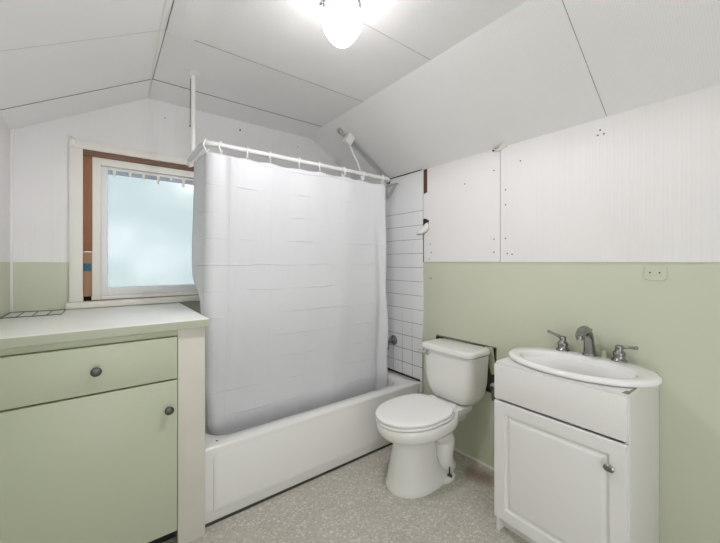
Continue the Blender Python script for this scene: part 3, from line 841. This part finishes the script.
# tank
bm = bmesh.new()
def tr(x0, x1, hw, r, z): return rrect(x0, x1, 1.350-hw, 1.350+hw, r, z, 8)
loft(bm, [tr(1.745, 1.87, 0.10, 0.05, 0.404), tr(1.725, 1.888, 0.132, 0.06, 0.410), tr(1.708, 1.893, 0.158, 0.065, 0.428), tr(1.700, 1.896, 0.178, 0.06, 0.470), tr(1.695, 1.898, 0.186, 0.05, 0.54), tr(1.690, 1.898, 0.195, 0.045, 0.712)])
part('tank', bm, M['porcelain'], t, angle=50)
bm = bmesh.new()
loft(bm, [tr(1.684, 1.901, 0.188, 0.05, 0.713), tr(1.672, 1.903, 0.199, 0.045, 0.719), tr(1.671, 1.903, 0.200, 0.045, 0.738), tr(1.677, 1.902, 0.195, 0.043, 0.746), tr(1.699, 1.895, 0.175, 0.04, 0.750)])
part('tank_lid', bm, M['porcelain'], t, angle=50)
bm = bmesh.new(); lathe(bm, [(0.017, 0), (0.017, -0.006), (0.010, -0.010), (0.010, -0.016)], (1.692, 1.485, 0.690), 'x', 16)
tube(bm, [(1.676, 1.482, 0.690), (1.668, 1.51, 0.692), (1.666, 1.540, 0.695)], [0.008, 0.007, 0.009], 10); part('flush_lever', bm, M['chrome'], t)['label'] = 'chrome flush lever'
for s in (-1, 1):
    bm = bmesh.new(); tube(bm, [(1.62, TYC+0.032+s*0.120, 0.012), (1.62, TYC+0.032+s*0.120, 0.030), (1.62, TYC+0.032+s*0.120, 0.075)], [0.008, 0.0045, 0.004], 8)
    lathe(bm, [(0.016, 0.0), (0.016, 0.006), (0.010, 0.012)], (1.62, TYC+0.032+s*0.120, 0.020), 'z', 12)
    part('floor_bolt', bm, M['pewter'], t)['label'] = 'dark rusty floor bolt'
# ears of the foot that the bolts pass through
for s in (-1, 1):
    bm = bmesh.new()
    loft(bm, [[Vector((1.61+rx*math.cos(2*PI*k/20), TYC+0.032+s*0.088+ry*math.sin(2*PI*k/20), z)) for k in range(20)] for rx, ry, z in ((0.082, 0.052, 0.0), (0.082, 0.052, 0.014), (0.070, 0.042, 0.026))])
    part('foot_flange', bm, M['porcelain'], t)

# supply valve in the torn wall
t = thing('supply_valve', 'grey shut-off valve and pipe in the torn wall between toilet tank and vanity', 'valve', (XR+0.02, 1.13, 0.53))
bm = bmesh.new(); tube(bm, [(XR+0.06, 1.145, 0.53), (XR-0.03, 1.145, 0.53)], 0.010, 12); tube(bm, [(XR-0.02, 1.145, 0.53), (XR-0.02, 1.12, 0.533), (XR-0.02, 0.985, 0.53)], 0.012, 12); part('pipe', bm, M['grey_pipe'], t)
bm = bmesh.new(); tube(bm, [(XR-0.02, 1.138, 0.525), (XR-0.02, 1.138, 0.44)], [0.015, 0.012], 12); part('valve_body', bm, M['tubmetal'], t)

# ------------------------------------------------------------------ VANITY
VX, VY0, VY1, VZ = 1.500, 0.374, 0.890, 0.798
t = thing('vanity_cabinet', 'small white vanity cabinet with raised-panel door under the oval sink', 'cabinet', (1.7, 0.637, 0))
bm = bmesh.new()
# carcass open at the top: side panels, back, floor, front rails
box(bm, VX, XR-0.003, VY0, VY0+0.016, 0.0, VZ, 0.0015, 1)
box(bm, VX, XR-0.003, VY1-0.016, VY1, 0.0, VZ, 0.0015, 1)
box(bm, VX+0.002, XR-0.003, VY0+0.016, VY1-0.016, 0.09, 0.104)
box(bm, XR-0.012, XR-0.004, VY0+0.016, VY1-0.016, 0.104, VZ-0.02)
part('body', bm, M['vanity'], t)
# cut-away toe kick
bm = bmesh.new(); box(bm, VX+0.045, VX+0.058, VY0+0.016, VY1-0.016, 0.0, 0.09); part('toe_kick', bm, M['vanity'], t)
bm = bmesh.new(); box(bm, VX-0.016, VX+0.002, VY0+0.004, VY1+0.002, 0.634, VZ, 0.004, 2); part('drawer_front', bm, M['vanity'], t)
bm = bmesh.new()
dz0, dz1, dy0, dy1 = 0.072, 0.624, VY0+0.004, VY1+0.002
def dp(y0, y1, z0, z1, x): return [Vector((x, y, z)) for y, z in ((y0, z0), (y1, z0), (y1, z1), (y0, z1))]
def ins(q, x): return dp(dy0+q, dy1-q, dz0+q, dz1-q, x)
loft(bm, [ins(0, VX+0.0005), ins(0, VX-0.014), ins(0.003, VX-0.017), ins(0.052, VX-0.017), ins(0.057, VX-0.0075), ins(0.063, VX-0.006), ins(0.068, VX-0.008), ins(0.080, VX-0.0155), ins(0.085, VX-0.0165)])
door = part('door', bm, M['vanity'], t, angle=20)
bm = bmesh.new()
lathe(bm, [(0.006, 0), (0.005, -0.012)], (VX-0.017, 0.428, 0.527), 'x', 12)
loft(bm, [[Vector((VX-0.017-h, 0.428+a*math.cos(2*PI*k/20), 0.527+b_*math.sin(2*PI*k/20))) for k in range(20)] for a, b_, h in ((0.008, 0.006, 0.010), (0.017, 0.013, 0.013), (0.018, 0.014, 0.018), (0.013, 0.010, 0.023), (0.004, 0.003, 0.025))])
part('knob', bm, M['nickel'], door)['label'] = 'brushed metal oval knob'
# thin top with the sink hole, cracked open at the near corner
SX, SY, AX, AY = 1.690, 0.618, 0.207, 0.296
bm = bmesh.new()
n = 64
def el(k, sx, sy, z, cx=SX, cy=SY): 
    a = 2*PI*k/n; return Vector((cx+sx*math.cos(a), cy+sy*math.sin(a), z))
def rectpt(k, z):
    a = 2*PI*k/n; c, s = math.cos(a), math.sin(a)
    x0, x1, y0, y1 = VX-0.012, XR-0.004, VY0+0.001, VY1-0.001
    cx, cy = (x0+x1)/2, (y0+y1)/2
    k_ = min((x1-x0)/2/max(1e-6, abs(c)), (y1-y0)/2/max(1e-6, abs(s)))
    return Vector((cx+k_*c, cy+k_*s, z))
inner = lambda z: [Vector((1.698+0.168*math.cos(2*PI*k/n), 0.6375+0.225*math.sin(2*PI*k/n), z)) for k in range(n)]
outer = lambda z: [rectpt(k, z) for k in range(n)]
R = loft(bm, [inner(VZ+0.001), outer(VZ+0.001), outer(VZ+0.009), inner(VZ+0.009), inner(VZ+0.001)], False, False)
bmesh.ops.remove_doubles(bm, verts=bm.verts, dist=1e-5)
part('top', bm, M['vanity'], t, angle=20)
for (ya, yb, xa, xb) in ((0.3755, 0.396, VX-0.0115, VX+0.03), (0.3755, 0.384, VX+0.031, VX+0.10), (0.3755, 0.39, XR-0.06, XR-0.02)):
    bm = bmesh.new()
    loft(bm, [[(xa, ya, VZ+0.0087), (xb, ya, VZ+0.0087), (xb, yb-0.004, VZ+0.0087), (xa, yb, VZ+0.0087)], [(xa, ya, VZ+0.0097), (xb, ya, VZ+0.0097), (xb, yb-0.004, VZ+0.0097), (xa, yb, VZ+0.0097)]])
    part('chipped_edge', bm, M['lathe'], t)['label'] = 'chipped edge showing bare board'

# sink
ZS = VZ+0.010
t = thing('sink', 'white oval drop-in sink sitting on the vanity cabinet', 'sink', (SX, SY, ZS))
bm = bmesh.new()
CX = SX-0.030
def ring(sx, sy, z, cx=SX): return [Vector((cx+sx*math.cos(2*PI*k/n), SY+sy*math.sin(2*PI*k/n), z)) for k in range(n)]
loft(bm, [ring(AX*0.80, AY*0.74, ZS-0.004, CX+0.03), ring(AX-0.012, AY-0.012, ZS+0.0005), ring(AX-0.002, AY-0.002, ZS+0.006), ring(AX, AY, ZS+0.014), ring(AX-0.004, AY-0.004, ZS+0.022), ring(AX-0.014, AY-0.014, ZS+0.026),
          ring(0.150, 0.234, ZS+0.026, CX), ring(0.144, 0.227, ZS+0.024, CX), ring(0.139, 0.221, ZS+0.016, CX), ring(0.130, 0.212, ZS-0.02, CX), ring(0.110, 0.178, ZS-0.07, CX), ring(0.075, 0.115, ZS-0.105, CX), ring(0.03, 0.04, ZS-0.118, CX)], True, True)
bmesh.ops.recalc_face_normals(bm, faces=bm.faces)
part('basin', bm, M['sink'], t, angle=50)
bm = bmesh.new(); lathe(bm, [(0.022, 0.0), (0.022, 0.003), (0.014, 0.004), (0.012, 0.002)], (CX, SY, ZS-0.118), 'z', 20); part('drain', bm, M['nickel'], t)
bm = bmesh.new(); lathe(bm, [(0.009, 0), (0.008, 0.012), (0.010, 0.022), (0.007, 0.030)], (1.868, 0.565, ZS+0.0255), 'z', 12); part('hole_plug', bm, M['green'], t)

# faucet
FX, FZ = 1.852, ZS+0.026
t = thing('faucet', 'brushed nickel sink faucet with tall spout and two lever handles', 'faucet', (FX, SY, FZ))
bm = bmesh.new()
lathe(bm, [(0.030, 0), (0.030, 0.004), (0.024, 0.010), (0.020, 0.014)], (FX, SY, FZ), 'z', 28)
sp = spline([(FX, SY, FZ+0.008), (FX-0.004, SY, FZ+0.05), (FX-0.016, SY, FZ+0.095), (FX-0.048, SY, FZ+0.124), (FX-0.09, SY, FZ+0.124), (FX-0.122, SY, FZ+0.104)], 8)
rads = [0.0245, 0.0225, 0.0215, 0.0215, 0.021, 0.0185]
def rad_at(i): q = i/8; k = min(int(q), 4); return rads[k]+(rads[k+1]-rads[k])*(q-k)
tube(bm, sp, [rad_at(i) for i in range(len(sp))], 20)
tube(bm, [(FX-0.116, SY, FZ+0.108), (FX-0.121, SY, FZ+0.088)], [0.0125, 0.0125], 16)
part('spout', bm, M['nickel'], t, angle=60)
bm = bmesh.new(); tube(bm, [(FX+0.004, SY, FZ+0.085), (FX+0.010, SY, FZ+0.112), (FX+0.012, SY, FZ+0.118), (FX+0.013, SY, FZ+0.126)], [0.004, 0.004, 0.009, 0.006], 12); part('lift_rod', bm, M['nickel'], t)
for s in (1, -1):
    bm = bmesh.new(); y = SY+s*0.117
    lathe(bm, [(0.031, 0), (0.031, 0.004), (0.026, 0.009), (0.021, 0.018), (0.0245, 0.030), (0.023, 0.040), (0.016, 0.047), (0.0145, 0.056), (0.016, 0.063), (0.011, 0.071), (0.003, 0.073)], (FX, y, FZ), 'z', 24)
    h = part('handle', bm, M['nickel'], t, angle=60)
    bm = bmesh.new(); up = 0.012 if s > 0 else 0.0
    tube(bm, spline([(FX, y, FZ+0.058), (FX-0.004, y+s*0.025, FZ+0.066+up*0.4), (FX-0.008, y+s*0.055, FZ+0.070+up), (FX-0.010, y+s*0.070, FZ+0.072+up*1.2)], 5), [0.008]*6+[0.0062]*5+[0.0072, 0.008, 0.0085, 0.0075, 0.005], 12)
    part('lever', bm, M['nickel'], h, angle=60)

# blank plate on the green wall
bm = bmesh.new()
pl = [(0.036, 0.024), (0.030, 0.033), (-0.030, 0.033), (-0.0395, 0.026), (-0.0395, -0.022), (-0.028, -0.031), (0.006, -0.034), (0.034, -0.029), (0.040, -0.018)]
def pr(sc, x): return [Vector((x, 0.388+a*sc, 1.232+b*sc)) for a, b in pl]
loft(bm, [pr(1.0, XR-0.0003), pr(1.0, XR-0.004), pr(0.95, XR-0.006)])
t = thing('cover_plate', 'blank wall plate painted over in green, right of the sink faucet', 'wall plate', (XR, 0.388, 1.232))
part('plate', bm, M['green'], t)
for dy in (-0.016, 0.016):
    bm = bmesh.new(); lathe(bm, [(0.0035, 0), (0.0035, -0.0012), (0.002, -0.0018)], (XR-0.006, 0.388+dy, 1.234), 'x', 10); part('screw', bm, M['pewter'], t)

# ------------------------------------------------------------------ CEILING LIGHT
LX, LY = 0.735, 1.080
t = thing('ceiling_light', 'lit white glass globe light with metal holder on the flat ceiling', 'ceiling light', (LX, LY, ZF))
bm = bmesh.new(); lathe(bm, [(0.064, -0.001), (0.064, -0.012), (0.052, -0.020), (0.052, -0.026), (0.066, -0.034), (0.073, -0.058), (0.070, -0.059), (0.060, -0.038), (0.03, -0.03)], (LX, LY, ZF), 'z', 40); part('holder', bm, M['nickel'], t)
for k in range(3):
    a = math.radians(20+120*k); bm = bmesh.new(); c = Vector((LX, LY, ZF-0.046)); dd = Vector((math.cos(a), math.sin(a), 0))
    tube(bm, [c+dd*0.062, c+dd*0.078, c+dd*0.080, c+dd*0.088], [0.003, 0.003, 0.007, 0.006], 10); part('thumb_screw', bm, M['chrome'], t)
bm = bmesh.new(); lathe(bm, [(0.030, -0.036), (0.046, -0.040), (0.047, -0.056), (0.060, -0.072), (0.074, -0.092), (0.079, -0.112), (0.077, -0.132), (0.068, -0.155), (0.054, -0.178), (0.036, -0.198), (0.018, -0.210), (0.004, -0.214)], (LX, LY, ZF), 'z', 48); part('globe', bm, M['lamp'], t, angle=80)

# unseen spot added below the globe to light walls and floor, not the ceiling
ld = bpy.data.lights.new('globe_fill_spot', 'SPOT'); ld.energy = SPOT; ld.spot_size = math.radians(179); ld.spot_blend = 0.25; ld.shadow_soft_size = 0.06; ld.color = (1.0, 0.965, 0.99)
lo = bpy.data.objects.new('globe_fill_spot', ld); COL.objects.link(lo); lo.location = (LX, LY, ZF-0.222)

# ------------------------------------------------------------------ WORLD, CAMERA, VIEW
wld = bpy.data.worlds.new('sky'); SC.world = wld; wld.use_nodes = True
N, L = wld.node_tree.nodes, wld.node_tree.links
bg = N['Background']; tc = N.new('ShaderNodeTexCoord')
n1 = N.new('ShaderNodeTexNoise'); n1.inputs['Scale'].default_value = 6.0; n1.inputs['Detail'].default_value = 2.0
L.new(tc.outputs['Generated'], n1.inputs['Vector'])
rp = N.new('ShaderNodeValToRGB'); L.new(n1.outputs['Fac'], rp.inputs[0])
e = rp.color_ramp.elements
e[0].position = 0.44; e[0].color = (0.62, 0.69, 0.71, 1); e[1].position = 0.58; e[1].color = (1.06, 1.03, 1.05, 1)
L.new(rp.outputs[0], bg.inputs['Color']); bg.inputs['Strength'].default_value = WORLD

cam = bpy.data.cameras.new('camera'); co = bpy.data.objects.new('camera', cam); COL.objects.link(co)
co.location = (0, 0, 1.28); co.rotation_euler = (math.radians(90), 0, -TH0)
cam.sensor_width = 36; cam.lens = 36*FPX/720; cam.shift_y = -9.5/720; cam.clip_start = 0.01
SC.camera = co
SC.view_settings.view_transform = 'Standard'; SC.view_settings.look = 'None'
SC.view_settings.gamma = 1; SC.view_settings.use_curve_mapping = False
SC.view_settings.exposure = EXPOSURE
SC.cycles.max_bounces = 10; SC.cycles.diffuse_bounces = 7
